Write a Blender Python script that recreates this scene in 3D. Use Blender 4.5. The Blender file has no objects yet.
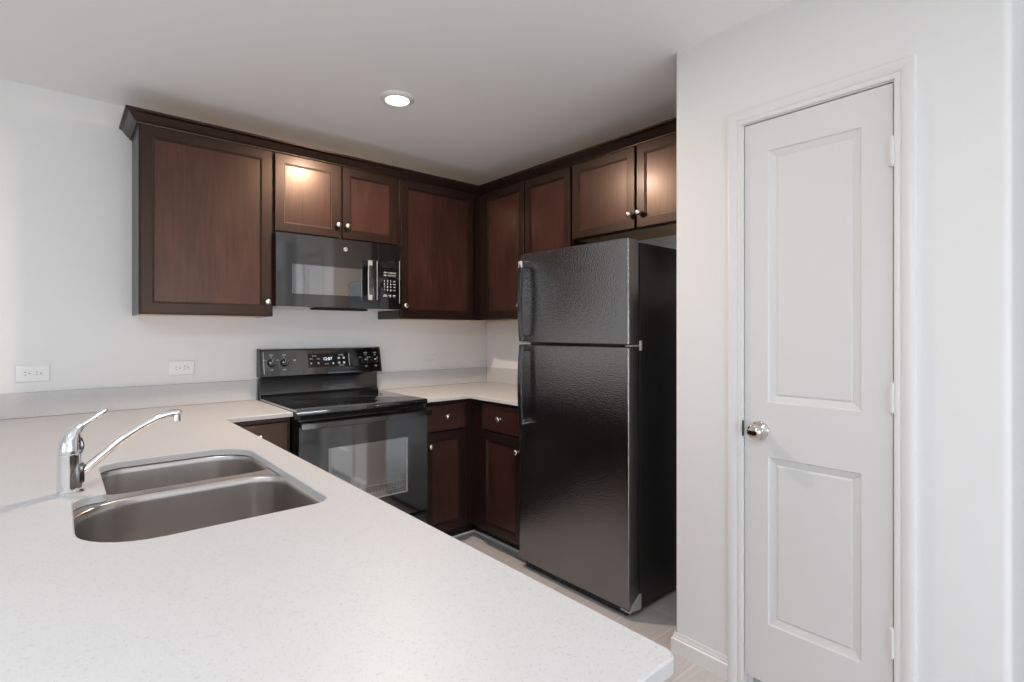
import bpy, bmesh, math, random
from mathutils import Vector, Matrix
random.seed(4)
C = bpy.context.scene.collection
R = math.radians
scene = bpy.context.scene

# ------------------------------------------------------------------ camera, sky, light, exposure
cam_d = bpy.data.cameras.new('camera'); cam = bpy.data.objects.new('camera', cam_d); C.objects.link(cam)
cam.location = (-2.5876, -3.29, 1.3077)
cam.rotation_euler = (R(90), 0, -R(40.8983))
cam_d.sensor_fit = 'HORIZONTAL'; cam_d.sensor_width = 36.0
cam_d.lens = 36.0 * 524.73 / 1024.0
cam_d.shift_y = (331.99 - 341.0) / 1024.0
cam_d.clip_start = 0.02
scene.camera = cam

scene.view_settings.view_transform = 'Standard'
scene.view_settings.look = 'None'
scene.view_settings.gamma = 1.0
scene.view_settings.use_curve_mapping = False
scene.view_settings.exposure = 0.0
scene.cycles.diffuse_bounces = 8
scene.cycles.max_bounces = 14
scene.cycles.use_denoising = True
scene.cycles.sample_clamp_indirect = 6.0

world = bpy.data.worlds.new('world'); scene.world = world; world.use_nodes = True
wn = world.node_tree.nodes; wn.clear()
wo = wn.new('ShaderNodeOutputWorld'); wb = wn.new('ShaderNodeBackground')
wb.inputs['Color'].default_value = (0.80, 0.90, 1.0, 1); wb.inputs['Strength'].default_value = 1.6
world.node_tree.links.new(wb.outputs[0], wo.inputs[0])

def area(name, loc, rot, sx, sy, power, col, shape='RECTANGLE', spread=180):
    l = bpy.data.lights.new(name, 'AREA'); l.shape = shape; l.size = sx
    if shape in ('RECTANGLE', 'ELLIPSE'): l.size_y = sy
    l.energy = power; l.color = col; l.spread = R(spread)
    o = bpy.data.objects.new(name, l); C.objects.link(o); o.location = loc; o.rotation_euler = rot
    return o
# daylight lamps, added and unseen, tilted up outside the windows to brighten the room
FILL_DAY = (0.915, 0.955, 1.0)
area('daylight_fill', (-3.75, -7.75, .75), (R(130), 0, 0), 1.75, 1.0, 59, FILL_DAY)
area('daylight_fill', (-1.35, -7.75, .75), (R(130), 0, 0), 1.75, 1.0, 59, FILL_DAY)
area('daylight_fill', (-5.68, -3.60, .75), (R(130), 0, R(-90)), 2.3, 1.0, 21, (1., .98, .97))
# unseen lamps added for even brightness, over the dining side and the kitchen
area('dining_fill', (-2.75, -3.2, 2.425), (0, 0, 0), .12, .12, 11, (.97, .96, 1.), 'DISK')
area('dining_fill', (-3.7, -3.1, 2.425), (0, 0, 0), .12, .12, 21, (.80, .95, 1.), 'DISK')
area('extra_kitchen_lamp', (-1.5, -2.46, 2.425), (0, 0, 0), .12, .12, 1.0, (1., .85, .70), 'DISK')  # extra unseen can, suggested by a sheen on the left cabinet door

# ------------------------------------------------------------------ materials
def mat(name, base=(.8, .8, .8), rough=.5, metal=0., spec=.5, coat=0., coat_rough=.1, emit=None, estr=0.):
    m = bpy.data.materials.new(name); m.use_nodes = True
    b = m.node_tree.nodes['Principled BSDF']
    b.inputs['Base Color'].default_value = (*base, 1); b.inputs['Roughness'].default_value = rough
    b.inputs['Metallic'].default_value = metal; b.inputs['Specular IOR Level'].default_value = spec
    b.inputs['Coat Weight'].default_value = coat; b.inputs['Coat Roughness'].default_value = coat_rough
    if emit:
        b.inputs['Emission Color'].default_value = (*emit, 1); b.inputs['Emission Strength'].default_value = estr
    return m
def nd(m, t): return m.node_tree.nodes.new(t)
def lk(m, a, b): m.node_tree.links.new(a, b)
def bsdf(m): return m.node_tree.nodes['Principled BSDF']
def coords(m, scale=(1, 1, 1), kind='Object'):
    tc = nd(m, 'ShaderNodeTexCoord'); mp = nd(m, 'ShaderNodeMapping'); mp.inputs['Scale'].default_value = scale
    lk(m, tc.outputs[kind], mp.inputs['Vector']); return mp.outputs[0]
def noise(m, vec, scale, detail=4, rough=.55):
    n = nd(m, 'ShaderNodeTexNoise'); n.inputs['Scale'].default_value = scale
    n.inputs['Detail'].default_value = detail; n.inputs['Roughness'].default_value = rough
    lk(m, vec, n.inputs['Vector']); return n.outputs['Fac']
def ramp(m, fac, stops):
    r = nd(m, 'ShaderNodeValToRGB'); e = r.color_ramp.elements
    while len(e) < len(stops): e.new(.5)
    for k, (p, c) in enumerate(stops): e[k].position = p; e[k].color = (*c, 1)
    lk(m, fac, r.inputs[0]); return r.outputs[0]
def bump(m, h, strength, dist=.002):
    b = nd(m, 'ShaderNodeBump'); b.inputs['Strength'].default_value = strength; b.inputs['Distance'].default_value = dist
    lk(m, h, b.inputs['Height']); lk(m, b.outputs[0], bsdf(m).inputs['Normal'])

M = {}
def paint(name, col, rough=.55, bs=.08, scale=160):
    m = mat(name, col, rough, spec=.3); v = coords(m); bump(m, noise(m, v, scale, 3), bs, .001); M[name] = m
paint('wall_paint', (.79, .785, .79))
paint('ceiling_paint', (.93, .925, .925), .8)
paint('trim_paint', (.76, .755, .757), .32, .02)
paint('door_paint', (.715, .71, .715), .34, .02)

def espresso(name, lo, hi, rough, coat):
    m = mat(name, lo, rough, spec=.5, coat=coat, coat_rough=.20); bsdf(m).inputs['Specular Tint'].default_value = (1, .70, .53, 1); bsdf(m).inputs['IOR'].default_value = 1.6 if name == 'espresso_wood' else 1.5
    v = coords(m, (9, 9, .55)); g = noise(m, v, 9, 8, .62)
    v2 = coords(m, (1, 1, .45)); g2 = noise(m, v2, 5, 3, .5)
    mx = nd(m, 'ShaderNodeMath'); mx.operation = 'MULTIPLY_ADD'; mx.inputs[1].default_value = .55
    lk(m, g, mx.inputs[0]); ml = nd(m, 'ShaderNodeMath'); ml.operation = 'MULTIPLY'; ml.inputs[1].default_value = .45
    lk(m, g2, ml.inputs[0]); lk(m, ml.outputs[0], mx.inputs[2])
    lk(m, ramp(m, mx.outputs[0], [(.36, lo), (.62, hi)]), bsdf(m).inputs['Base Color'])
    bump(m, g, .06, .0006); M[name] = m
espresso('espresso_wood', (.017, .0070, .0060), (.052, .0198, .0158), .31, .16)
espresso('espresso_frame', (.0085, .0043, .0039), (.0165, .0078, .0067), .36, .12)
m = mat('maple_ply', (.62, .43, .25), .5); v = coords(m, (1.2, 14, 1.2))
lk(m, ramp(m, noise(m, v, 4, 6), [(.3, (.56, .37, .20)), (.7, (.70, .50, .31))]), bsdf(m).inputs['Base Color']); M['maple_ply'] = m

m = mat('quartz', (.84, .83, .835), .42, spec=.28); v = coords(m)
n1 = noise(m, v, 260, 2, .5); n2 = noise(m, v, 55, 4, .6)
c1 = ramp(m, n1, [(.28, (.46, .455, .459)), (.38, (.555, .550, .555)), (.75, (.58, .574, .579))])
c2 = ramp(m, n2, [(.25, (.86, .86, .86)), (.42, (1, 1, 1))])
mm = nd(m, 'ShaderNodeMixRGB'); mm.blend_type = 'MULTIPLY'; mm.inputs[0].default_value = .3
lk(m, c1, mm.inputs[1]); lk(m, c2, mm.inputs[2]); lk(m, mm.outputs[0], bsdf(m).inputs['Base Color']); M['quartz'] = m

m = mat('floor_tile', (.42, .36, .33), .22, spec=.5); v = coords(m)
bt = nd(m, 'ShaderNodeTexBrick'); lk(m, v, bt.inputs['Vector'])
bt.inputs['Scale'].default_value = 1; bt.inputs['Brick Width'].default_value = .90; bt.inputs['Row Height'].default_value = .20
bt.inputs['Mortar Size'].default_value = .003; bt.inputs['Mortar'].default_value = (.66, .64, .62, 1)
bt.inputs['Color1'].default_value = (.54, .512, .505, 1); bt.inputs['Color2'].default_value = (.585, .557, .55, 1)
mm = nd(m, 'ShaderNodeMixRGB'); mm.blend_type = 'MULTIPLY'; mm.inputs[0].default_value = .7
lk(m, bt.outputs[0], mm.inputs[1])
lk(m, ramp(m, noise(m, coords(m, (1.2, 12, 1)), 5, 6), [(.3, (.88, .87, .87)), (.7, (1.05, 1.05, 1.05))]), mm.inputs[2])
lk(m, mm.outputs[0], bsdf(m).inputs['Base Color']); M['floor_tile'] = m

def simple(name, *a, **k): M[name] = mat(name, *a, **k)
simple('gloss_black', (.006, .006, .0065), .07, spec=.6)
simple('black_enamel', (.008, .008, .009), .16, spec=.55)
simple('black_plastic', (.012, .012, .013), .32)
simple('black_matte', (.006, .006, .006), .7, spec=.2)
simple('black_handle', (.010, .010, .011), .14, spec=.6)
simple('window_glass', (.55, .555, .565), .04, metal=1.)
simple('oven_glass', (.44, .445, .45), .05, metal=1.)
simple('display_glass', (.01, .011, .012), .1)
simple('legend_white', (.80, .80, .80), .5)
simple('fridge_side', (.010, .010, .0105), .30)
simple('chrome', (.86, .86, .87), .06, metal=1.)
simple('nickel', (.74, .71, .68), .24, metal=1.)
simple('knob_nickel', (.66, .62, .58), .11, metal=1.)
for n_, i_ in (('gloss_black', 1.95), ('black_enamel', 1.75), ('black_handle', 1.9)): bsdf(M[n_]).inputs['IOR'].default_value = i_
simple('silver_plastic', (.62, .62, .62), .35, metal=.7)
simple('grey_metal', (.72, .72, .71), .42, metal=.25)
simple('steel_rack', (.55, .55, .56), .3, metal=1.)
simple('strike_shade', (.05, .045, .04), .3, metal=.8)  # carries the shade at the latch strike lip
simple('white_plastic', (.80, .80, .80), .3)
simple('slot_dark', (.03, .03, .03), .6)
simple('lamp_trim', (.80, .79, .77), .45)
simple('lamp_lens', (.9, .9, .9), .5, emit=(1, .93, .82), estr=9.)
simple('led_digits', (.6, .65, .7), .5, emit=(.85, .95, 1.), estr=1.2)
simple('burner_print', (.035, .035, .036), .18)
simple('toe_black', (.018, .012, .010), .5)
simple('caulk', (.85, .83, .80), .5)
m = mat('brushed_steel', (.56, .53, .51), .27, metal=1.); v = coords(m, (1, 1, 90))
bump(m, noise(m, v, 30, 2), .05, .0006); M['brushed_steel'] = m
bsdf(m).inputs['Anisotropic'].default_value = .5
# textured black refrigerator steel: pebbled
m = mat('pebbled_black', (.004, .004, .0045), .17, spec=.5); v = coords(m); bsdf(m).inputs['IOR'].default_value = 3.0
vo = nd(m, 'ShaderNodeTexVoronoi'); vo.inputs['Scale'].default_value = 185; lk(m, v, vo.inputs['Vector'])
ad = nd(m, 'ShaderNodeMath'); ad.operation = 'ADD'; lk(m, vo.outputs['Distance'], ad.inputs[0]); lk(m, noise(m, v, 140, 2), ad.inputs[1])
bump(m, ad.outputs[0], .27, .0018); M['pebbled_black'] = m
m = bpy.data.materials.new('pane'); m.use_nodes = True; n = m.node_tree.nodes; n.clear()
o_ = n.new('ShaderNodeOutputMaterial'); mixs = n.new('ShaderNodeMixShader'); tr = n.new('ShaderNodeBsdfTransparent'); gl = n.new('ShaderNodeBsdfGlossy')
gl.inputs['Roughness'].default_value = .02; mixs.inputs[0].default_value = .06
m.node_tree.links.new(tr.outputs[0], mixs.inputs[1]); m.node_tree.links.new(gl.outputs[0], mixs.inputs[2]); m.node_tree.links.new(mixs.outputs[0], o_.inputs[0]); M['pane'] = m
simple('lawn', (.16, .22, .08), .9)

# ------------------------------------------------------------------ mesh helpers
class MB:
    """collects shapes in one bmesh; every shape goes through self.xf"""
    def __init__(s, xf=None): s.bm = bmesh.new(); s.xf = xf or Matrix()
    def v(s, p): return s.bm.verts.new(s.xf @ Vector(p))
    def f(s, vs):
        try: return s.bm.faces.new(vs)
        except ValueError: return None
    def box(s, x0, x1, y0, y1, z0, z1, bev=0., seg=2):
        x0, x1 = min(x0, x1), max(x0, x1); y0, y1 = min(y0, y1), max(y0, y1); z0, z1 = min(z0, z1), max(z0, z1)
        vs = [s.v((x, y, z)) for z in (z0, z1) for y in (y0, y1) for x in (x0, x1)]
        fs = [s.f([vs[i] for i in q]) for q in ((0, 2, 3, 1), (4, 5, 7, 6), (0, 1, 5, 4), (2, 6, 7, 3), (0, 4, 6, 2), (1, 3, 7, 5))]
        if bev:
            es = list({e for f in fs for e in f.edges})
            bmesh.ops.bevel(s.bm, geom=es, offset=bev, segments=seg, profile=.5, affect='EDGES', clamp_overlap=True)
        return s
    def rings(s, loops, cap0=True, cap1=True, closed=True):
        L = [[s.v(p) for p in lp] for lp in loops]; n = len(L[0])
        for a, b in zip(L, L[1:]):
            for i in range(n if closed else n - 1): s.f([a[i], a[(i + 1) % n], b[(i + 1) % n], b[i]])
        if cap0: s.f(list(reversed(L[0])))
        if cap1: s.f(L[-1])
        return s
    def panel(s, w, h, rr, x0=0, z0=0):
        """rectangle rings: (inset, y) from back to front, capped at both ends"""
        rr = list(rr) + [(rr[-1][0] + min(.003, w * .1), rr[-1][1])]
        s.rings([[(x0 + i, y, z0 + i), (x0 + w - i, y, z0 + i), (x0 + w - i, y, z0 + h - i), (x0 + i, y, z0 + h - i)] for i, y in rr]); return s
    def lathe(s, prof, origin, axis=(0, 0, 1), n=28, cap0=True, cap1=True):
        a = Vector(axis).normalized(); t = Vector((1, 0, 0)) if abs(a.x) < .9 else Vector((0, 1, 0))
        u = a.cross(t).normalized(); w = a.cross(u); o = Vector(origin)
        s.rings([[o + a * h + (u * math.cos(2 * math.pi * k / n) + w * math.sin(2 * math.pi * k / n)) * r for k in range(n)] for r, h in prof], cap0, cap1); return s
    def tube(s, pts, rad, n=16, sub=4, flat=1.0):
        P = [Vector(p) for p in pts]; rad = [rad] * len(P) if isinstance(rad, (int, float)) else rad
        Q, r = [], []
        for i in range(len(P) - 1):
            p0, p1, p2, p3 = P[max(i - 1, 0)], P[i], P[i + 1], P[min(i + 2, len(P) - 1)]
            for k in range(sub):
                t = k / sub
                Q.append(.5 * ((2 * p1) + (p2 - p0) * t + (2 * p0 - 5 * p1 + 4 * p2 - p3) * t * t + (3 * p1 - p0 - 3 * p2 + p3) * t ** 3)); r.append(rad[i] * (1 - t) + rad[i + 1] * t)
        Q.append(P[-1]); r.append(rad[-1]); up = None; loops = []
        for i, q in enumerate(Q):
            d = (Q[min(i + 1, len(Q) - 1)] - Q[max(i - 1, 0)]).normalized()
            if up is None: up = d.orthogonal().normalized()
            up = (up - d * up.dot(d)).normalized(); w = d.cross(up)
            loops.append([q + (up * math.cos(2 * math.pi * k / n) + w * math.sin(2 * math.pi * k / n) * flat) * r[i] for k in range(n)])
        s.rings(loops); return s
    def prism(s, poly, z0, z1):
        s.rings([[(x, y, z0) for x, y in poly], [(x, y, z1) for x, y in poly]]); return s
    def sweep(s, path, prof, place):
        """prof points offset along a path by place(path_point, offset_a, offset_b)"""
        s.rings([[place(p, a, b) for a, b in prof] for p in path]); return s
    def text(s, body, x, z, size, y, align='CENTER', shear=0.):
        cu = bpy.data.curves.new('t', 'FONT'); cu.body = body; cu.size = size; cu.extrude = .00025; cu.align_x = align; cu.align_y = 'CENTER'; cu.shear = shear
        cu.resolution_u = 2
        o = bpy.data.objects.new('t', cu); C.objects.link(o); dg = bpy.context.evaluated_depsgraph_get(); dg.update()
        me = bpy.data.meshes.new_from_object(o.evaluated_get(dg)); bpy.data.objects.remove(o); bpy.data.curves.remove(cu)
        me.transform(s.xf @ Matrix.Translation((x, y, z)) @ Matrix.Rotation(R(90), 4, 'X'))
        s.bm.from_mesh(me); bpy.data.meshes.remove(me); return s

def fillet(corners, n=8):
    """closed 2-D polygon (x, y, radius) -> rounded outline"""
    out = []; k = len(corners)
    for i in range(k):
        p = Vector(corners[i][:2]); a = Vector(corners[i - 1][:2]); b = Vector(corners[(i + 1) % k][:2]); r = corners[i][2]
        if r <= 0: out.append((p.x, p.y)); continue
        d0 = (a - p).normalized(); d1 = (b - p).normalized(); ang = d0.angle(d1); t = r / math.tan(ang / 2)
        c = p + (d0 + d1).normalized() * (r / math.sin(ang / 2)); s0 = p + d0 * t - c; s1 = p + d1 * t - c
        a0 = math.atan2(s0.y, s0.x); a1 = math.atan2(s1.y, s1.x); da = (a1 - a0 + math.pi) % (2 * math.pi) - math.pi
        for j in range(n + 1): out.append((c.x + r * math.cos(a0 + da * j / n), c.y + r * math.sin(a0 + da * j / n)))
    return out

ORG = {}
def obj(name, mb, material, parent=None, smooth=35, label=None):
    bm = mb.bm; org = ORG.get(parent.name, Vector()) if parent else Vector()
    bmesh.ops.recalc_face_normals(bm, faces=bm.faces)
    me = bpy.data.meshes.new(name)
    if org.length: bmesh.ops.translate(bm, verts=bm.verts, vec=-org)
    bm.to_mesh(me); bm.free()
    for mm_ in (material if isinstance(material, (list, tuple)) else [material]): me.materials.append(M[mm_])
    o = bpy.data.objects.new(name, me); C.objects.link(o)
    if parent: o.parent = parent
    ORG[o.name] = org
    if smooth:
        me.shade_smooth(); me.set_sharp_from_angle(angle=R(smooth))
    if label: o['label'] = label
    return o
def thing(name, label, cat, loc, group=None):
    o = bpy.data.objects.new(name, None); C.objects.link(o); o.location = loc; o.empty_display_size = .1
    o['label'] = label; o['category'] = cat
    if group: o['group'] = group
    ORG[o.name] = Vector(loc); return o
def tag(o, label, cat, group=None):
    o['label'] = label; o['category'] = cat
    if group: o['group'] = group
    return o
def struct(name, mb, material, parent=None, smooth=35):
    o = obj(name, mb, material, parent, smooth)
    if not parent: o['kind'] = 'structure'
    return o
def XB(x, y, z): return Matrix.Translation((x, y, z))                                   # front faces -Y, local x to the right
def XR(x, y, z): return Matrix.Translation((x, y, z)) @ Matrix.Rotation(R(-90), 4, 'Z')  # front faces -X, local x runs to -Y
def XL(x, y, z): return Matrix.Translation((x, y, z)) @ Matrix.Rotation(R(90), 4, 'Z')   # front faces +X, local x runs to +Y

# ------------------------------------------------------------------ room shell
CZ = 2.448; WX = -.677; PN = -2.105; PS = -3.1065; EX = 1.6; LX = -5.4; RY = -7.5
struct('floor', MB().box(LX - .15, EX + .15, RY - .15, .15, -.1, 0), 'floor_tile')
struct('ceiling', MB().box(LX - .15, EX + .15, RY - .15, .15, CZ, CZ + .12), 'ceiling_paint')
struct('wall_back', MB().box(LX - .15, .15, 0, .15, 0, CZ), 'wall_paint')
struct('wall_right', MB().box(0, .15, PN - .06, 0, 0, CZ), 'wall_paint')
OY0, OY1, OZ = -2.371, -2.863, 2.083     # rough opening of the pantry door
mb = MB()
mb.prism(fillet([(WX, PN, .012), (0, PN, 0), (0, PN - .115, 0), (WX + .115, PN - .115, 0), (WX + .115, OY0, 0), (WX, OY0, 0)], 6), 0, CZ)
mb.prism(fillet([(WX, OY1, 0), (WX + .115, OY1, 0), (WX + .115, PS + .115, 0), (EX, PS + .115, 0), (EX, PS, 0), (WX, PS, .022)], 6), 0, CZ)
mb.box(WX, WX + .115, OY1, OY0, OZ, CZ)
struct('wall_pantry', mb, 'wall_paint')
struct('wall_east', MB().box(EX, EX + .15, RY, PS + .115, 0, CZ), 'wall_paint')
struct('wall_hall_shade', MB().box(-.40, EX, -4.47, -4.35, 0, CZ), 'wall_paint')  # unseen partition added to darken what the black appliances reflect
def pierced(name, along, a0, a1, fix0, fix1, holes):
    mb = MB(); z0, z1 = .45, 2.25
    def bx(p, q, za, zb):
        if along == 'x': mb.box(p, q, fix0, fix1, za, zb)
        else: mb.box(fix0, fix1, p, q, za, zb)
    bx(a0, a1, 0, z0); bx(a0, a1, z1, CZ); e = a0
    for h0, h1 in holes: bx(e, h0, z0, z1); e = h1
    bx(e, a1, z0, z1); return struct(name, mb, 'wall_paint')
RW = [(-4.65, -2.85), (-2.25, -.45)]; LW = [(-4.8, -2.4)]  # unseen windows, added behind the camera to let light in
pierced('wall_rear', 'x', LX - .15, EX + .15, RY - .15, RY, RW)
pierced('wall_left', 'y', RY, 0, LX - .15, LX, LW)
k = 0
for axis, holes, p in (('x', RW, RY - .08), ('y', LW, LX - .08)):
    for h0, h1 in holes:
        k += 1; mb = MB(); w = h1 - h0
        xf = XB(h0, p, .45) if axis == 'x' else XR(p, h1, .45)
        mb.xf = xf
        for x0, x1, z0, z1 in ((0, .05, 0, 1.8), (w - .05, w, 0, 1.8), (.05, w - .05, 0, .05), (.05, w - .05, 1.75, 1.8), (w / 2 - .02, w / 2 + .02, .05, 1.75)):
            mb.box(x0, x1, -.03, .03, z0, z1, .004)
        wnd = struct('window_%d' % k, mb, 'trim_paint')
        pn = MB(xf).box(.05, w - .05, -.003, .003, .05, 1.75); struct('window_pane', pn, 'pane', wnd)
struct('ground', MB().box(-30, 30, -40, 30, -.5, -.2), 'lawn')

# baseboards and casing
BB = [(0, 0), (.013, 0), (.013, .057), (.008, .061), (.008, .066), (.005, .070), (.004, .082), (0, .083)]
mb = MB(); path = [(-.02, PN, 0, 1), (WX, PN, -1, 1), (WX, -2.334, -1, 0)]
mb.sweep(path, BB, lambda p, a, b: (p[0] + p[2] * a, p[1] + p[3] * a, b)); struct('baseboard_pantry', mb, 'trim_paint')
mb = MB(); path = [(WX, -2.900, -1, 0), (WX, PS, -1, -1), (EX, PS, 0, -1)]
mb.sweep(path, BB, lambda p, a, b: (p[0] + p[2] * a, p[1] + p[3] * a, b)); struct('baseboard_hall', mb, 'trim_paint')
mb = MB(); path = [(EX, PS, -1, 0), (EX, RY, -1, 1), (LX, RY, 1, 1), (LX, 0, 1, -1), (-3.2, 0, 0, -1)]
mb.sweep(path, BB, lambda p, a, b: (p[0] + p[2] * a, p[1] + p[3] * a, b)); struct('baseboard_living', mb, 'trim_paint')
CP = [(0, 0), (0, .009), (.004, .011), (.012, .011), (.016, .009), (.020, .013), (.034, .016), (.046, .016), (.051, .013), (.053, .006), (.053, 0)]
CY0, CY1, CT = -2.384, -2.850, 2.070
mb = MB(); path = [(CY0, 0, 1, 0), (CY0, CT, 1, 1), (CY1, CT, -1, 1), (CY1, 0, -1, 0)]
mb.sweep(path, CP, lambda p, a, b: (WX - b, p[0] + p[2] * a, p[1] + p[3] * a)); casing = struct('trim_1', mb, 'trim_paint')
mb = MB()
mb.box(WX, WX + .115, -2.371, -2.3885, 0, 2.083).box(WX, WX + .115, -2.8465, -2.863, 0, 2.083).box(WX, WX + .115, -2.8465, -2.3885, 2.0665, 2.083)
mb.box(WX + .042, WX + .055, -2.3885, -2.3985, 0, 2.0665).box(WX + .042, WX + .055, -2.8365, -2.8465, 0, 2.0665).box(WX + .042, WX + .055, -2.8365, -2.3985, 2.0565, 2.0665)
struct('door_jamb', mb, 'trim_paint', casing)
mb = MB(XR(WX, -2.3835, .925)); mb.lathe([(.0001, 0), (.029, 0), (.029, .0025), (.026, .004), (.0001, .004)], (.0, 0, .029), (0, -1, 0), 28)
# latch strike and its lip shadow as one dark half disc beyond the door edge
for vtx in list(mb.bm.verts):
    if vtx.co.y < -2.3885: vtx.co.y = -2.3885
    vtx.co.y = -2.3885 + (vtx.co.y + 2.3885) * .8
o = obj('strike_and_shadow', mb, 'strike_shade', casing, label='latch strike with its lip shadow as a dark half disc')

# pantry door
mb = MB(XR(WX + .003, -2.3915, .052)); W, H, T = .452, 2.0105, .036
pin = .082; z_lb, z_lt, z_ub_, z_ut = .212, .810, 1.004, 1.902
for x0, x1, z0, z1 in ((0, pin, 0, H), (W - pin, W, 0, H), (pin, W - pin, 0, z_lb), (pin, W - pin, z_lt, z_ub_), (pin, W - pin, z_ut, H)):
    mb.box(x0, x1, 0, T, z0, z1)
PR = [(0, T), (0, 0), (.004, .005), (.026, .0115), (.030, .0085), (.034, .0075)]
for z0, z1 in ((z_lb, z_lt), (z_ub_, z_ut)): mb.panel(W - 2 * pin, z1 - z0, PR, pin, z0)
door = struct('door_1', mb, 'door_paint', smooth=0)
mb = MB(); ko = (WX + .003, -2.4445, .954)
mb.lathe([(.0005, 0), (.033, 0), (.033, .003), (.030, .007), (.016, .009), (.013, .013), (.013, .024), (.017, .027), (.024, .032), (.0275, .040), (.0275, .046), (.025, .053), (.019, .058), (.011, .060), (.0005, .0605)], ko, (-1, 0, 0), 40)
o = obj('door_knob', mb, 'knob_nickel', door, 60, 'polished nickel door knob')
for zc in (1.854, 1.108, .368):
    mb = MB(); x, y = WX - .006, -2.8445
    mb.lathe([(.0005, -.047), (.0035, -.047), (.0045, -.044), (.0065, -.043), (.0065, -.018), (.0060, -.0175), (.0065, -.017), (.0065, .017), (.0060, .0175), (.0065, .018), (.0065, .043), (.0045, .044), (.0035, .047), (.0005, .047)], (x, y, zc), (0, 0, 1), 16)
    mb.box(x + .001, x + .010, y - .004, y + .010, zc - .044, zc + .044)
    obj('hinge', mb, 'trim_paint', door)

# ------------------------------------------------------------------ cabinet parts
UF = -.29; DT = .02       # face-frame plane and door thickness of the wall cabinets
SH = [(0, 0), (0, -DT + .0018), (.0018, -DT), (.047, -DT), (.0485, -DT + .004), (.053, -DT + .0048), (.0545, -DT + .009)]
SLAB = [(0, 0), (0, -DT + .004), (.004, -DT), (.012, -DT - .0005)]
KP = [(.0005, 0), (.009, 0), (.009, .003), (.006, .006), (.006, .013), (.011, .017), (.0155, .021), (.0162, .025), (.014, .029), (.007, .0315), (.0005, .032)]
def door_part(name, xf, w, h, knob, parent, flat=False):
    d = obj(name, MB(xf).panel(w, h, SLAB if flat else SH), ['espresso_frame', 'espresso_wood'], parent, 20)
    big_ = sorted(d.data.polygons, key=lambda p: -p.area)     # the recessed field of the door gets a lighter, redder wood than its stiles and rails
    fr_n = big_[0].normal
    for p_ in d.data.polygons:
        if not flat and len(p_.vertices) == 4 and p_.area > .3 * w * h and p_.index != 0: p_.material_index = 1
        if flat: p_.material_index = 1
    if knob:
        mb = MB(xf); mb.lathe(KP, (knob[0], -DT, knob[1]), (0, -1, 0), 24); obj('knob', mb, 'nickel', d, 50, 'brushed nickel knob')
    return d
def carcass(xf, w, d, h, parent, bottom=True):
    """local x 0..w, y 0 (frame front)..d (wall), z 0..h"""
    mb = MB(xf); mb.box(0, w, .020, d, .006, h); mb.box(0, w, 0, .020, 0, h, .0008, 1)
    mb.box(0, .012, .020, d, 0, .006); mb.box(w - .012, w, .020, d, 0, .006)
    obj('cabinet_body', mb, 'espresso_frame', parent)
    if bottom: obj('underside_panel', MB(xf).box(.012, w - .012, .020, d, .0015, .006), 'maple_ply', parent, label='unfinished pale wood underside')
    obj('top_bounce', MB(xf).box(.002, w - .002, .002, d, h, h + .012), 'maple_ply', parent, label='unseen pale wood top, added to bounce light onto the ceiling')  # pale top added to lighten the ceiling gap above the crown
UB, UT, MBZ = 1.392, 2.300, 1.852
DTOP = 2.279
g = 'dark wood wall cabinets'
# tall single-door cabinet left of the microwave
t = thing('wall_cabinet', 'tall espresso wall cabinet with one door, left of the black microwave', 'cabinet', (-2.004, -.145, UB), g)
xf = XB(-2.301, UF, UB); carcass(xf, .595, .288, UT - UB, t)
door_part('door', XB(-2.296, UF, UB + .006), .578, DTOP - UB - .006, (.556, .070), t)
# over the range
t = thing('wall_cabinet', 'short two-door espresso wall cabinet directly above the microwave', 'cabinet', (-1.325, -.145, MBZ), g)
xf = XB(-1.704, UF, MBZ); carcass(xf, .758, .288, UT - MBZ, t)
door_part('door', XB(-1.699, UF, MBZ + .006), .362, DTOP - MBZ - .006, (.345, .072), t)
door_part('door', XB(-1.321, UF, MBZ + .006), .362, DTOP - MBZ - .006, (.022, .072), t)
# corner, back wall
t = thing('wall_cabinet', 'single-door espresso wall cabinet right of the microwave, running into the corner', 'cabinet', (-.6, -.145, UB), g)
xf = XB(-.944, UF, UB); carcass(xf, .942, .288, UT - UB, t)
door_part('door', XB(-.938, UF, UB + .006), .572, DTOP - UB - .006, (.024, .078), t)
# right wall, two doors
t = thing('wall_cabinet', 'two-door espresso wall cabinet on the side wall, left of the refrigerator', 'cabinet', (-.145, -.74, UB), g)
xf = XR(UF, -.291, UB); carcass(xf, .897, .288, UT - UB, t)
door_part('door', XR(UF, -.348, UB + .006), .425, DTOP - UB - .006, (.395, .090), t)
door_part('door', XR(UF, -.785, UB + .006), .397, DTOP - UB - .006, (.022, .090), t)
# over the fridge
t = thing('wall_cabinet', 'short two-door espresso wall cabinet above the black refrigerator', 'cabinet', (-.145, -1.65, MBZ), g)
xf = XR(UF, -1.190, MBZ - .008); carcass(xf, .926, .288, UT - MBZ + .008, t)
door_part('door', XR(UF, -1.197, MBZ - .002), .440, DTOP - MBZ + .002, (.418, .074), t)
door_part('door', XR(UF, -1.651, MBZ - .002), .440, DTOP - MBZ + .002, (.022, .074), t)
# crown
CR = [(0, 2.283), (.010, 2.283), (.012, 2.288), (.012, 2.291), (.017, 2.294), (.026, 2.305), (.038, 2.321), (.043, 2.326), (.050, 2.328), (.053, 2.331), (.053, 2.340), (0, 2.340)]
mb = MB(); path = [(-2.3015, -.001, -1, 0), (-2.3015, UF, -1, -1), (UF, UF, -1, -1), (UF, -2.117, -1, 0)]
mb.sweep(path, CR, lambda p, a, b: (p[0] + p[2] * a, p[1] + p[3] * a, b))
tag(obj('crown_molding', mb, 'espresso_frame', None, 30), 'dark espresso crown molding running along the tops of the wall cabinets', 'molding')

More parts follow.
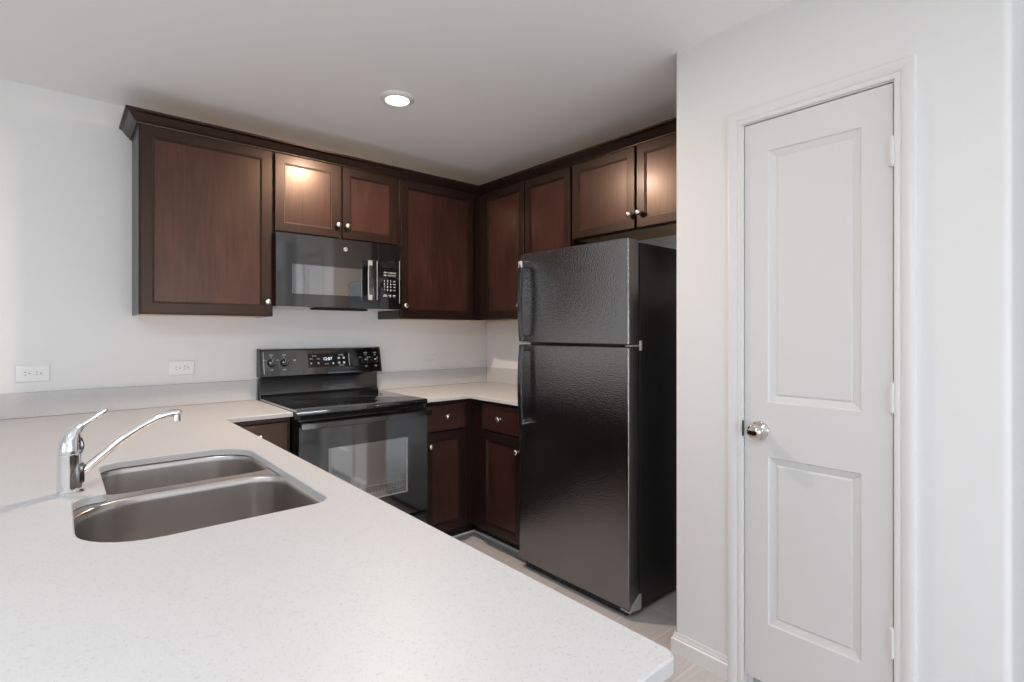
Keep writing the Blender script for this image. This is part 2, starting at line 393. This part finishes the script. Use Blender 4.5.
# ------------------------------------------------------------------ base cabinets
BF = -.600
def base_carcass(mb, x0, x1, d=.598, h=.893, toe=.09, rec=.085):
    mb.box(x0, x1, 0, d, toe, h); mb.box(x0, x1, rec, d, 0, toe)
g = 'dark wood base cabinets'
t = thing('base_cabinet', 'narrow espresso base cabinet with drawer and door, right of the range', 'cabinet', (-.77, -.3, 0), g)
mb = MB(XB(-.962, BF, 0)); base_carcass(mb, 0, .960); mb.box(.447, .960, 0, .085, 0, .09); obj('cabinet_body', mb, 'espresso_frame', t)
d = door_part('drawer', XB(-.953, BF, .712), .300, .156, (.149, .085), t, True)
door_part('door', XB(-.953, BF, .100), .300, .602, (.030, .530), t)
obj('toe_trim', MB().box(-.962, -.515, BF + .077, BF + .085, 0, .008).box(-.523, -.515, BF, BF + .077, 0, .008), 'caulk', t, label='pale strip along the floor')
t = thing('base_cabinet', 'espresso base cabinet with drawer and door on the side wall, left of the refrigerator', 'cabinet', (-.3, -.85, 0), g)
mb = MB(XR(BF, -.601, 0)); base_carcass(mb, 0, .492); obj('cabinet_body', mb, 'espresso_frame', t)
door_part('drawer', XR(BF, -.735, .712), .356, .156, (.178, .083), t, True)
door_part('door', XR(BF, -.735, .100), .356, .602, (.338, .530), t)
obj('toe_trim', MB().box(BF + .077, BF + .085, -1.093, -.603, 0, .012), 'caulk', t, label='pale strip along the floor')
t = thing('base_cabinet', 'espresso base cabinet between the peninsula and the left side of the range', 'cabinet', (-1.86, -.3, 0), g)
mb = MB(XB(-2.012, BF, 0)); base_carcass(mb, 0, .296); obj('cabinet_body', mb, 'espresso_frame', t)
door_part('drawer', XB(-2.000, BF, .712), .270, .156, (.135, .092), t, True)
door_part('door', XB(-2.000, BF, .100), .270, .602, (.245, .530), t)
# peninsula base: hollow so the sink bowls hang inside
t = thing('peninsula_cabinet', 'long dark base cabinet carrying the white peninsula countertop', 'cabinet', (-2.35, -1.8, 0))
mb = MB(); PX0, PX1, PY0, PY1 = -2.72, -2.040, -2.895, -.605
mb.box(PX0, PX0 + .02, PY0, -.003, 0, .893); mb.box(PX0 + .02, PX1, PY0, PY0 + .02, .09, .893); mb.box(PX0 + .02, PX1 - .085, PY0, PY0 + .02, 0, .09)
mb.box(PX1 - .02, PX1, PY0 + .02, PY1, .09, .893); mb.box(PX1 - .10, PX1 - .085, PY0 + .02, PY1, 0, .09); mb.box(PX0 + .02, PX1 - .02, PY0 + .02, PY1, .09, .108)
obj('cabinet_body', mb, 'espresso_frame', t)
for k in range(5):
    w = (PY1 - PY0 - .06) / 5; y = PY0 + .03 + w * k
    door_part('door', XL(PX1, y + .006, .100), w - .012, .602, (.03, .53), t)
    door_part('drawer', XL(PX1, y + .006, .712), w - .012, .156, ((w - .012) / 2, .08), t, True)

# ------------------------------------------------------------------ countertops
ZT, ZB = .914, .894
def slab(outer, hole=None, z0=ZB, z1=ZT, c=.0025):
    """outer, hole: corner lists (x, y, r); a chamfered slab"""
    mb = MB(); bm = mb.bm
    def inset(cs, d):     # d>0 shrinks (list must be counter-clockwise)
        k = len(cs); out = []
        for i in range(k):
            a, p, b = Vector(cs[i - 1][:2]), Vector(cs[i][:2]), Vector(cs[(i + 1) % k][:2])
            e0 = (p - a).normalized(); e1 = (b - p).normalized(); n0 = Vector((-e0.y, e0.x)); n1 = Vector((-e1.y, e1.x))
            cr = e0.x * e1.y - e0.y * e1.x
            s = n0 + n1; s = s / (s.length ** 2 / 2); q = p + s * d
            r = cs[i][2]; r = r - d if cr > 0 else r + d
            out.append((q.x, q.y, max(r, .001) if cs[i][2] > 0 else 0))
        return out
    def loop(cs, z): return [bm.verts.new((x, y, z)) for x, y in fillet(cs)]
    tops, bots = [], []
    for cs, sgn in ((outer, 1), (hole, -1)):
        if not cs: continue
        a = loop(inset(cs, c * sgn), z1); b = loop(cs, z1 - c); d = loop(cs, z0)
        for p, q in ((a, b), (b, d)):
            for i in range(len(p)): bm.faces.new([p[i], p[(i + 1) % len(p)], q[(i + 1) % len(p)], q[i]])
        tops.append(a); bots.append(d)
    for group_ in (tops, bots):
        es = []
        for L in group_:
            for i in range(len(L)): es.append(bm.edges.get((L[i], L[(i + 1) % len(L)])))
        bmesh.ops.triangle_fill(bm, use_beauty=True, use_dissolve=False, edges=es)
    return mb
PL, PR_, PE = -3.16, -2.012, -2.938
cut = [(-2.100, -2.084, .045), (-2.100, -1.300, .125), (-2.497, -1.300, .065), (-2.497, -1.672, .012), (-2.562, -1.672, .05), (-2.562, -2.084, .135)]
outer = [(PL, -.001, 0), (PL, PE, .03), (PR_, PE, .016), (PR_, -.643, .004), (-1.713, -.643, .003), (-1.713, -.001, 0)]
tag(obj('peninsula_countertop', slab(outer, cut), 'quartz', None, 30), 'white speckled quartz L-shaped peninsula countertop with the sink cut into it', 'countertop')
outer = [(-.963, -.001, 0), (-.963, -.643, .003), (-.643, -.643, .004), (-.643, -1.095, .003), (-.001, -1.095, 0), (-.001, -.001, 0)]
tag(obj('corner_countertop', slab(outer), 'quartz', None, 30), 'small white quartz countertop in the corner between range and refrigerator', 'countertop')
g = 'white quartz backsplash strips'
o = obj('backsplash', MB().box(PL, -1.713, -.020, -.001, ZT + .001, 1.030, .0015, 1), 'quartz'); tag(o, 'long low white quartz backsplash behind the sink peninsula', 'backsplash', g)
o = obj('backsplash', MB().box(-.963, -.001, -.020, -.001, ZT + .001, 1.030, .0015, 1), 'quartz'); tag(o, 'low white quartz backsplash on the back wall right of the range', 'backsplash', g)
o = obj('backsplash', MB().box(-.020, -.001, -1.095, -.021, ZT + .001, 1.030, .0015, 1), 'quartz'); tag(o, 'low white quartz backsplash on the side wall beside the refrigerator', 'backsplash', g)

# ------------------------------------------------------------------ sink
sink = thing('kitchen_sink', 'undermount stainless steel double-bowl sink in the white peninsula countertop', 'sink', (-2.34, -1.73, ZB))
def ring(cs, d, z):
    (x0, y0), (x1, y1) = (min(c[0] for c in cs), min(c[1] for c in cs)), (max(c[0] for c in cs), max(c[1] for c in cs))
    q = [(x + (d if x == x0 else -d), y + (d if y == y0 else -d), max(r - d, .012)) for x, y, r in cs]
    return [(x, y, z) for x, y in fillet(q, 10)]
big = [(-2.095, -2.092, .055), (-2.095, -1.662, .085), (-2.568, -1.662, .150), (-2.568, -2.092, .150)]
small = [(-2.095, -1.612, .05), (-2.095, -1.292, .13), (-2.506, -1.292, .075), (-2.506, -1.612, .05)]
def bowl(cs, depth, label):
    mb = MB(); zt = ZB - .001
    prof = [(-.006, 0), (-.001, -.001), (.002, -.006), (.004, -.02), (.010, -depth + .045), (.014, -depth + .026), (.022, -depth + .012), (.034, -depth + .004), (.05, -depth)]
    inn = [ring(cs, d, zt + z) for d, z in prof]
    outr = [ring(cs, d - .0015, zt + z - .0015) for d, z in prof]
    mb.rings(list(reversed(outr)) + inn, True, True)
    b = obj('bowl', mb, 'brushed_steel', sink, 50, label)
    cx = sum(c[0] for c in cs) / 4; cy = sum(c[1] for c in cs) / 4
    mb = MB(); mb.lathe([(.0005, -.002), (.056, -.002), (.056, .001), (.046, .0015), (.040, -.001), (.036, -.001), (.0005, .002)], (cx, cy, zt - depth + .002), (0, 0, 1), 32)
    obj('drain', mb, 'chrome', b); return b
bowl(big, .215, 'large rounded near bowl'); bowl(small, .170, 'smaller far bowl')
# mounting flange under the stone, bridging the two bowls
mb = MB(); bm = mb.bm; loops = []
for cs, d in (([(-2.072, -2.115, .05), (-2.072, -1.265, .1), (-2.595, -1.265, .05), (-2.595, -2.115, .1)], 0), (big, -.004), (small, -.004)):
    loops.append([bm.verts.new(p) for p in ring(cs, d, ZB - .0012)])
es = [bm.edges.new((L[i], L[(i + 1) % len(L)])) for L in loops for i in range(len(L))]
r_ = bmesh.ops.triangle_fill(bm, use_beauty=True, edges=es)
ex = bmesh.ops.extrude_face_region(bm, geom=bm.faces[:])
bmesh.ops.translate(bm, verts=[v_ for v_ in ex['geom'] if isinstance(v_, bmesh.types.BMVert)], vec=(0, 0, -.002))
obj('rim', mb, 'brushed_steel', sink, 30)

# ------------------------------------------------------------------ faucet
fx_, fy_ = -2.5655, -1.61
fa = thing('faucet', 'single-lever chrome faucet with a long curved spout beside the sink', 'faucet', (fx_, fy_, ZT))
mb = MB(); mb.lathe([(.0005, 0), (.0300, 0), (.0300, .003), (.0275, .006), (.0262, .008), (.0005, .008)], (fx_, fy_, ZT), (0, 0, 1), 36); obj('base_ring', mb, 'chrome', fa)
mb = MB(); mb.lathe([(.0005, .008), (.0250, .008), (.0252, .012), (.0245, .03), (.0238, .060), (.0236, .088), (.0242, .091), (.0242, .096), (.0225, .098), (.0005, .098)], (fx_, fy_, ZT), (0, 0, 1), 36); obj('body', mb, 'chrome', fa)
mb = MB(); mb.box(fx_ + .012, fx_ + .0285, fy_ - .0135, fy_ + .0135, ZT + .022, ZT + .070, .004, 3); obj('spout_socket', mb, 'black_handle', fa, label='dark socket where the spout joins')
sp = [(fx_ + .020, fy_, .958), (fx_ + .045, fy_, .981), (fx_ + .075, fy_, 1.008), (fx_ + .118, fy_, 1.043), (fx_ + .160, fy_, 1.070), (fx_ + .197, fy_, 1.085), (fx_ + .222, fy_, 1.088), (fx_ + .232, fy_, 1.0845)]
mb = MB(); mb.tube(sp, [.0105, .0102, .0098, .0095, .0093, .0093, .0096, .0085], 18, 5); spout = obj('spout', mb, 'chrome', fa, 60)
mb = MB(); mb.lathe([(.0005, 0), (.0075, 0), (.0085, .001), (.0085, .020), (.0005, .020)], (fx_ + .224, fy_, 1.0645), (0, 0, 1), 20); obj('aerator', mb, 'chrome', spout)
hd = [(fx_, fy_, 1.0115), (fx_, fy_, 1.020), (fx_ + .001, fy_, 1.034), (fx_ + .005, fy_, 1.050), (fx_ + .013, fy_, 1.066), (fx_ + .026, fy_, 1.079), (fx_ + .044, fy_, 1.091), (fx_ + .058, fy_, 1.100), (fx_ + .069, fy_, 1.110), (fx_ + .0715, fy_, 1.114)]
mb = MB(); mb.tube(hd, [.0225, .0228, .0215, .0180, .0125, .0078, .0062, .0066, .0070, .0035], 20, 5); obj('lever_handle', mb, 'chrome', fa, 60)
mb = MB(); mb.tube([(fx_ + .018, fy_, 1.008), (fx_ + .0235, fy_, 1.024), (fx_ + .0215, fy_, 1.040), (fx_ + .017, fy_, 1.053)], [.006, .0055, .0045, .002], 10, 4); obj('cartridge_collar', mb, 'black_handle', fa, label='dark curved collar under the lever')

# ------------------------------------------------------------------ microwave
mw = thing('microwave', 'black over-the-range microwave with a glossy window and white keypad', 'microwave', (-1.325, -.17, 1.447))
X0, X1, Z0, Z1 = -1.7045, -.9465, 1.447, 1.849; DX = -1.114
obj('body', MB().box(X0 + .004, X1 - .003, -.300, -.002, Z0 + .004, Z1, .002, 1), 'black_enamel', mw)
obj('underside_panel', MB().box(X0 + .010, X1 - .010, -.318, -.010, Z0 - .001, Z0 + .0035), 'grey_metal', mw, label='pale grey metal underside')
mb = MB(XB(X0, -.301, Z0)); w = DX - X0; mb.panel(w - .0015, Z1 - Z0 - .002, [(0, 0), (0, -.0390), (.0015, -.0405)]); dr = obj('door', mb, 'gloss_black', mw, 30)
obj('window', MB(XB(-1.620, -.3411, 1.519)).panel(.412, .164, [(0, 0), (0, -.0004)]), 'window_glass', dr, label='grey mirror-like window')
def emblem(parent, xf, r, y=0):
    mb = MB(xf); mb.lathe([(.0005, 0), (r, 0), (r, .0012), (r * .96, .0018), (.0005, .0018)], (0, y, 0), (0, -1, 0), 28); b = obj('badge', mb, 'silver_plastic', parent, label='round silver maker badge')
    mb = MB(xf); mb.lathe([(r * .74, .0017), (r * .74, .0022), (r * .82, .0022), (r * .82, .0017)], (0, y, 0), (0, -1, 0), 28, False, False)
    mb.text('GE', 0, 0, r * .95, y - .0021, shear=.25); obj('monogram', mb, 'slot_dark', b)
emblem(dr, XB(-1.318, -.3414, 1.790), .0125)
mb = MB(); hx, hz0, hz1 = -1.168, 1.492, 1.738
mb.box(hx - .030, hx + .030, -.386, -.371, hz0, hz1, .006, 3); mb.box(hx - .027, hx + .027, -.375, -.340, hz1 - .034, hz1 - .002, .005, 2); mb.box(hx - .027, hx + .027, -.375, -.340, hz0 + .002, hz0 + .034, .005, 2)
mh = obj('handle', mb, 'black_handle', dr, 40)
for xe in (hx - .0275, hx + .0275):
    obj('edge_trim', MB().box(xe - .0018, xe + .0018, -.3885, -.378, hz0 + .006, hz1 - .006, .0012, 1), 'silver_plastic', mh, label='bright silver edge of the handle')
for za, zb in ((hz1 - .036, hz1 - .006), (hz0 + .006, hz0 + .036)):
    obj('end_trim', MB().box(hx - .025, hx - .004, -.3875, -.385, za, zb, .001, 1), 'silver_plastic', mh, label='bright silver end of the handle')
mb = MB(XB(DX + .001, -.301, Z0)); w = X1 - DX - .002; mb.panel(w, Z1 - Z0 - .002, [(0, 0), (0, -.0390), (.0015, -.0405)]); cp = obj('control_panel', mb, 'gloss_black', mw, 30)
obj('panel_edge_glint', MB().box(-.9685, -.9650, -.3440, -.3413, 1.487, 1.752, .001, 1), 'silver_plastic', cp, label='thin silver strip standing in for the edge reflection')  # reflection along the curved panel edge, built as a bright strip
obj('display', MB(XB(-1.085, -.3414, 1.705)).panel(.095, .030, [(0, 0), (0, -.0006), (.0006, -.0008)]), 'display_glass', cp)
def key(body, x, z, size, bar=False):
    mb = MB(); mb.text(body, x, z, size, -.3416)
    if bar: mb.box(x - .009, x + .009, -.3419, -.3414, z + .0065, z + .0095)
    obj('key_legend', mb, 'legend_white', cp, 0)
key('GE', -1.030, 1.722, .014)
for z, ws in ((1.672, ('POP', 'COOK', 'HEAT')), (1.656, ('VEG', 'AUTO', 'MELT'))):
    for x, wd in zip((-1.065, -1.034, -1.004), ws): key(wd, x, z, .0105)
for r, row in enumerate((('1', '2', '3', 'DEF'), ('4', '5', '6', 'PWR'), ('7', '8', '9', 'TIM'), ('*', '0', '#', 'LGT'))):
    for x, ch in zip((-1.070, -1.049, -1.028, -1.003), row): key(ch, x, 1.621 - .0185 * r, .017 if len(ch) == 1 else .0095)
for x, wd in zip((-1.065, -1.034, -1.004), ('START', '+30', 'OFF')): key(wd, x, 1.527, .0095, True)
mb = MB()
mb.box(-1.500, -1.175, -.336, -.270, Z0 - .013, Z0 - .001, .004, 2)
for k in range(13): mb.box(-1.492 + k * .0237, -1.480 + k * .0237, -.338, -.335, Z0 - .010, Z0 - .004)
obj('vent_grille', mb, 'black_matte', mw)

# ------------------------------------------------------------------ range
rg = thing('range', 'black freestanding electric range with smooth glass cooktop and oven window', 'range', (-1.33, -.33, 0))
A, B = -1.7085, -.9670
mb = MB(); mb.box(A, B, -.640, -.030, .055, .900); 
obj('body', mb, 'black_enamel', rg)
for x in (A + .05, B - .05):
    for y in (-.58, -.09):
        mb = MB(); mb.lathe([(.0005, 0), (.02, 0), (.02, .008), (.010, .012), (.010, .056), (.0005, .056)], (x, y, 0), (0, 0, 1), 16); obj('foot', mb, 'black_plastic', rg)
mb = MB(); mb.box(A - .001, B + .001, -.672, -.075, .893, .9215, .004, 2); ct = obj('cooktop', mb, 'gloss_black', rg, 40)
obj('cooktop_edge', MB().box(A - .0035, A + .0035, -.668, -.080, .9165, .9235, .0015, 1), 'silver_plastic', ct, label='thin bright metal strip along the left cooktop edge')
for x, y, r in ((-1.52, -.50, .105), (-1.15, -.50, .080), (-1.52, -.24, .080), (-1.15, -.24, .105)):
    mb = MB()
    for rr in (r, r * .62): mb.lathe([(rr, 0), (rr + .003, 0), (rr + .003, .0003), (rr, .0003)], (x, y, .9214), (0, 0, 1), 48, False, False)
    obj('burner_ring', mb, 'burner_print', ct)
# backguard: lower riser and tilted control box
def xprism(mb, poly, x0, x1): mb.rings([[(x0, y, z) for y, z in poly], [(x1, y, z) for y, z in poly]])
mb = MB(); xprism(mb, [(-.022, .900), (-.080, .900), (-.080, .930), (-.062, .944), (-.058, 1.020), (-.066, 1.048), (-.022, 1.048)], A + .002, B - .012); obj('backguard_riser', mb, 'black_enamel', rg, 25)
mb = MB(); PB = [(-.022, 1.047), (-.094, 1.047), (-.098, 1.052), (-.098, 1.060), (-.068, 1.198), (-.060, 1.206), (-.022, 1.206)]
B2 = B - .004; xprism(mb, PB, A, B2)
bg = obj('control_panel', mb, 'gloss_black', rg, 25)
tilt = math.atan2(.030, .138)
def XP(x, z):   # frame lying on the tilted panel, at world x and height z
    y = -.098 + (z - 1.060) * (.030 / .138)
    return Matrix.Translation((x, y, z)) @ Matrix.Rotation(-tilt, 4, 'X')
for xa, xb in ((A - .006, A + .004), (B2 - .004, B2 + .006)):
    mb = MB(); xprism(mb, [(-.020, 1.046), (-.0955, 1.046), (-.1005, 1.052), (-.1005, 1.061), (-.0705, 1.199), (-.061, 1.2085), (-.020, 1.2085)], xa, xb); obj('end_cap', mb, 'black_plastic', bg, 25)
mb = MB(XP(A + .0145, 1.126)); mb.box(-.0015, .0015, -.0012, .0, -.062, .066); obj('edge_line', mb, 'silver_plastic', bg, label='thin bright line at the left end')
for x in (-1.652, -1.580, -1.070, -1.003):
    xf = XP(x, 1.126); mb = MB(xf)
    mb.lathe([(.0005, 0), (.023, 0), (.023, .003), (.0205, .006), (.0185, .018), (.0165, .021), (.0005, .021)], (0, 0, 0), (0, -1, 0), 28)
    mb.box(-.004, .004, -.029, -.020, -.0185, .0185, .002, 2)
    kb = obj('control_knob', mb, 'black_handle', bg, 40)
    mb = MB(xf); mb.box(-.0008, .0008, -.0296, -.0289, .002, .018); mb.box(-.0165, -.0065, -.0217, -.0208, -.003, .003); obj('pointer', mb, 'legend_white', kb, 0, 'white pointer mark')
for x in (-1.652, -1.580, -1.070, -1.003):
    mb = MB(XP(x, 1.126))
    for k in range(9):
        a = R(210 - 30 * k); mb.text('-', .030 * math.cos(a), .030 * math.sin(a), .012, -.0004)
    obj('dial_marks', mb, 'legend_white', bg, 0, 'white dial marks')
    for wd, dx, dz, sz in (('OFF', 0, .046, .0135), ('HI', 0, .034, .009), ('LO', 0, -.040, .012), ('MED', -.038, .018, .008)):
        obj('dial_legend', MB(XP(x, 1.126)).text(wd, dx, dz, sz, -.0004), 'legend_white', bg, 0, 'white dial lettering')
obj('indicator_light', MB(XP(-1.520, 1.140)).box(-.006, .006, -.0008, 0, -.004, .004), 'legend_white', bg, label='small pale indicator')
ds = obj('display', MB(XP(-1.442, 1.092)).panel(.262, .084, [(0, 0), (0, -.0012), (.0012, -.0018)]), 'display_glass', bg)
LG = []
def lg(): LG.append(MB(XP(-1.440, 1.092))); return LG[-1]
lg().text('BAKE', .038, .070, .011, -.0022); lg().text('TIMER', .205, .072, .013, -.0022); lg().text('CLOCK', .206, .008, .010, -.0022); lg().text('START', .112, .018, .009, -.0022)
for x in (.016, .060):
    lg().text('ON', x, .052, .011, -.0022); lg().lathe([(.0005, 0), (.0055, 0), (.0055, .0004), (.0005, .0004)], (x, -.0021, .025), (0, -1, 0), 12)
for x in (.190, .222):
    for z in (.054, .024): lg().box(x - .007, x + .007, -.0024, -.0018, z - .006, z + .006)
lg().lathe([(.0005, 0), (.006, 0), (.006, .0004), (.0005, .0004)], (.152, -.0021, .022), (0, -1, 0), 12)
for mb in LG: obj('button_legend', mb, 'legend_white', ds, 0)
mb = MB(XP(-1.440, 1.092)); mb.text('12:07', .118, .050, .026, -.0022); obj('clock_digits', mb, 'led_digits', ds, 0, 'lit clock digits')
obj('edge_strip', MB(XP(-1.184, 1.092)).box(-.003, .003, -.0024, 0, .004, .082), 'silver_plastic', ds, label='bright strip at the right of the display')
# oven door, drawer
xf = XB(A + .006, -.6405, .286); mb = MB(xf); mb.panel(B - A - .012, .588, [(0, 0), (0, -.0425), (.0025, -.045)]); od = obj('oven_door', mb, 'gloss_black', rg, 30)
mb = MB(xf); mb.panel(.448, .300, [(0, -.0448), (0, -.0454)], .148, .134); obj('oven_window', mb, 'oven_glass', od, label='grey reflective oven window')
mb = MB(xf)
for x0, x1, z0, z1 in ((.590, .596, .134, .434), (.320, .596, .130, .135)): mb.box(x0, x1, -.0472, -.0455, z0, z1, .0006, 1)
obj('window_trim', mb, 'silver_plastic', od, label='pale line around the oven window')
mb = MB(xf)
for z in (.160, .200):
    mb.box(.26, .575, -.0466, -.0460, z, z + .0025)
    for k in range(17): mb.box(.27 + k * .0185, .2715 + k * .0185, -.0465, -.0460, z, z + .016)
obj('oven_rack', mb, 'steel_rack', od, 0, 'wire rack seen through the glass')
mb = MB(xf); W_ = B - A - .012
HP = [(-.016, -.002), (-.012, -.009), (.012, -.009), (.016, -.002), (.014, .007), (-.014, .007)]
mb.rings([[(W_ * k / 16, -.080 - .016 * math.sin(math.pi * k / 16) ** .5 + b_, .564 + a_) for a_, b_ in HP] for k in range(17)])
for x in (.034, W_ - .034): mb.box(x - .014, x + .014, -.086, -.043, .553, .575, .004, 2)
obj('handle', mb, 'black_handle', od, 30)
mb = MB(XB(A + .006, -.6405, .072)); mb.panel(B - A - .012, .205, [(0, 0), (0, -.036), (.005, -.0425), (.012, -.043)]); obj('storage_drawer', mb, 'black_enamel', rg, 30)
mb = MB(); mb.box(A + .03, B - .03, -.655, -.640, .878, .890); obj('vent_slot', mb, 'black_matte', rg)

# ------------------------------------------------------------------ refrigerator
fr = thing('refrigerator', 'black top-freezer refrigerator with pebbled doors beside the white pantry wall', 'refrigerator', (-.3, -1.475, 0))
FY0, FY1, FF, FBK = -1.104, -1.8465, -.647, -.556
mb = MB(); mb.box(FBK, -.035, FY1, FY0, .035, 1.722, .005, 2); obj('body', mb, 'fridge_side', fr)
def fdoor(name, z0, z1):
    w = FY0 - FY1; n = 14; poly = []
    pts = [(0, 0), (.0, .066), (.0012, .0705), (.004, .0735), (.008, .0748)]
    poly = [(x, -y) for x, y in pts] + [(w * (.03 + .94 * k / n), -(.0752 + .0035 * math.sin(math.pi * (.03 + .94 * k / n)))) for k in range(n + 1)] + [(w - x, -y) for x, y in reversed(pts)]
    mb = MB(XR(FBK - .012, FY0, 0)); loops = []
    for z, s in ((z0, .004), (z0 + .004, 0), (z1 - .004, 0), (z1, .004)):
        loops.append([(min(max(x, s), w - s), y + (s if y < -.04 else 0), z) for x, y in poly])
    mb.rings(loops); return obj(name, mb, 'pebbled_black', fr, 40)
fz = fdoor('freezer_door', 1.250, 1.736); fd = fdoor('fresh_food_door', .048, 1.238)
mb = MB(XR(FBK - .012, FY0, 0)); w = FY0 - FY1
mb.box(.008, w - .008, 0, .012, .055, 1.230); mb.box(.008, w - .008, 0, .012, 1.257, 1.718); obj('door_gasket', mb, 'black_matte', fr)
FFx = FBK - .012 - .0765
def fhandle(parent, z0, z1, top):
    y = -1.172; mb = MB(); n = 9; xs = FFx
    pts = []
    for k in range(n + 1):
        t_ = k / n; z = z0 + (z1 - z0) * t_; pts.append((xs - .030 - .022 * math.sin(math.pi * (.15 + .8 * (t_ if top else 1 - t_)) * .9), z))
    loops = [[(x - .008, y - .012, z), (x - .011, y, z), (x - .008, y + .012, z), (x + .006, y + .013, z), (x + .009, y, z), (x + .006, y - .013, z)] for x, z in pts]
    mb.rings(loops)
    ends = (z0, z1)
    for ze, s in ((z0, 1), (z1, -1)):
        xe = pts[0][0] if ze == z0 else pts[-1][0]
        mb.box(xe - .006, xs + .004, y - .013, y + .013, ze, ze + s * .036, .004, 2)
    h = obj('handle', mb, 'black_handle', parent, 50)
    zc = z0 if top else z1; q = -1 if top else 1; xe = (pts[0] if top else pts[-1])[0]
    obj('handle_cap', MB().box(xe - .012, xs + .002, y - .014, y + .014, zc, zc + q * .003, .001, 1), 'silver_plastic', h, label='bright silver end of the handle')
    ze = z1 if top else z0; xe = (pts[-1] if top else pts[0])[0]
    mb = MB()
    if top: mb.box(xe - .0125, xe - .006, y - .0135, y + .0135, ze - .040, ze - .003, .002, 2)
    else: mb.box(xe - .009, xs + .003, y - .0138, y + .0138, ze + .012, ze + .016, .0008, 1)
    obj('handle_bracket', mb, 'silver_plastic', h, label='silver bracket of the handle')
fhandle(fz, 1.256, 1.694, True); fhandle(fd, .800, 1.240, False)
emblem(fz, XR(FFx + .0035, -1.788, 1.664), .0145)
mb = MB(); mb.lathe([(.0005, 0), (.004, 0), (.004, .0015), (.0005, .002)], (FFx + .0038, -1.786, .826), (-1, 0, 0), 12); obj('door_plug', mb, 'silver_plastic', fd, label='tiny silver plug')
mb = MB(); mb.box(FBK - .072, FBK + .002, FY1 - .004, FY1 + .03, 1.2405, 1.2475, .0015, 1); mb.box(FBK - .006, FBK + .012, FY1 - .005, FY1 + .002, 1.222, 1.268, .0015, 1); obj('hinge', mb, 'silver_plastic', fr, label='silver middle hinge')
mb = MB(); pl = [(FBK - .075, .042), (FBK - .075, .050), (FBK - .004, .100), (FBK + .004, .100), (FBK + .004, .030)]
mb.rings([[(x, FY1 - .005, z) for x, z in pl], [(x, FY1 + .002, z) for x, z in pl]]); mb.box(FBK - .080, FBK, FY1 - .003, FY1 + .05, .036, .042); obj('hinge', mb, 'silver_plastic', fr, label='silver bottom hinge')
mb = MB(); mb.box(FBK - .060, FBK - .045, FY1 + .03, FY0 - .03, .008, .036)
for k in range(24): mb.box(FBK - .064, FBK - .060, FY0 - .05 - k * .0268, FY0 - .064 - k * .0268, .012, .032)
obj('base_grille', mb, 'black_plastic', fr)
for x in (FBK + .02, -.08):
    for y in (FY0 - .05, FY1 + .05):
        mb = MB(); mb.lathe([(.0005, 0), (.017, 0), (.017, .010), (.009, .012), (.009, .036), (.0005, .036)], (x, y, 0), (0, 0, 1), 16); obj('foot', mb, 'black_plastic', fr)

# ------------------------------------------------------------------ outlets
def outlet(xc, zc, label):
    t = thing('wall_outlet', label, 'outlet', (xc, 0, zc), 'white wall outlets')
    mb = MB(XB(xc, -.0005, zc)); mb.panel(.120, .078, [(0, 0), (0, -.0035), (.003, -.006), (.006, -.0065)], -.060, -.039); pl = obj('cover_plate', mb, 'white_plastic', t, 30)
    for s in (-1, 1):
        mb = MB(XB(xc + s * .0195, -.007, zc)); pts = [(.0165 * math.cos(2 * math.pi * k / 24), max(-.0125, min(.0125, .0175 * math.sin(2 * math.pi * k / 24)))) for k in range(24)]
        mb.rings([[(x, 0, z) for x, z in pts], [(x, -.0022, z) for x, z in pts], [(x * .93, -.003, z * .93) for x, z in pts]]); rc = obj('receptacle', mb, 'white_plastic', t, 30)
        mb = MB(XB(xc + s * .0195, -.010, zc))
        for z in (-.0062, .0062): mb.box(-.009, -.002, -.0004, .0005, z - .0011, z + .0011)
        mb.lathe([(.0003, 0), (.0026, 0), (.0026, .0004), (.0003, .0004)], (.0085, 0, 0), (0, -1, 0), 12); obj('slots', mb, 'slot_dark', rc, 0, 'dark plug slots')
    mb = MB(XB(xc, -.0068, zc)); mb.lathe([(.0003, 0), (.003, 0), (.0026, .001), (.0003, .0012)], (0, 0, 0), (0, -1, 0), 12); obj('screw', mb, 'white_plastic', t)
outlet(-2.674, 1.116, 'white double outlet on the back wall, farthest left, left of the faucet')
outlet(-2.084, 1.115, 'white double outlet on the back wall just left of the range')
outlet(-.539, 1.104, 'white double outlet on the back wall right of the range, near the corner')

# ------------------------------------------------------------------ recessed ceiling light
LX_, LY_ = -1.337, -.992
rl = thing('recessed_light', 'round recessed ceiling light in front of the wall cabinets, lit warm white', 'light', (LX_, LY_, CZ))
mb = MB(); mb.lathe([(.080, .0), (.081, -.004), (.079, -.008), (.070, -.013), (.062, -.016), (.058, -.016), (.056, -.012), (.056, -.0005)], (LX_, LY_, CZ), (0, 0, 1), 48, False, False); obj('trim_ring', mb, 'lamp_trim', rl)
mb = MB(); mb.lathe([(.0005, -.010), (.0565, -.010), (.0565, -.006), (.0005, -.006)], (LX_, LY_, CZ), (0, 0, 1), 48); obj('lens', mb, 'lamp_lens', rl, label='glowing frosted lens')
for x_, y_, tx in ((-2.75, -3.2, 'added out of view above the free end of the white peninsula'), (-3.7, -3.1, 'added out of view left of the white peninsula, over the dining side'), (-1.5, -2.46, 'added out of view over the kitchen floor in front of the refrigerator')):  # extra fixtures, added out of view to go with the added lamps
    r2 = rl.copy(); C.objects.link(r2); r2.location = (x_, y_, CZ); r2['label'] = 'round recessed ceiling light ' + tx
    for ch in list(rl.children):
        c2 = ch.copy(); C.objects.link(c2); c2.parent = r2
lamp = area('recessed_lamp', (LX_, LY_, CZ - .020), (0, 0, 0), .10, .10, 26, (1., .80, .65), 'DISK')
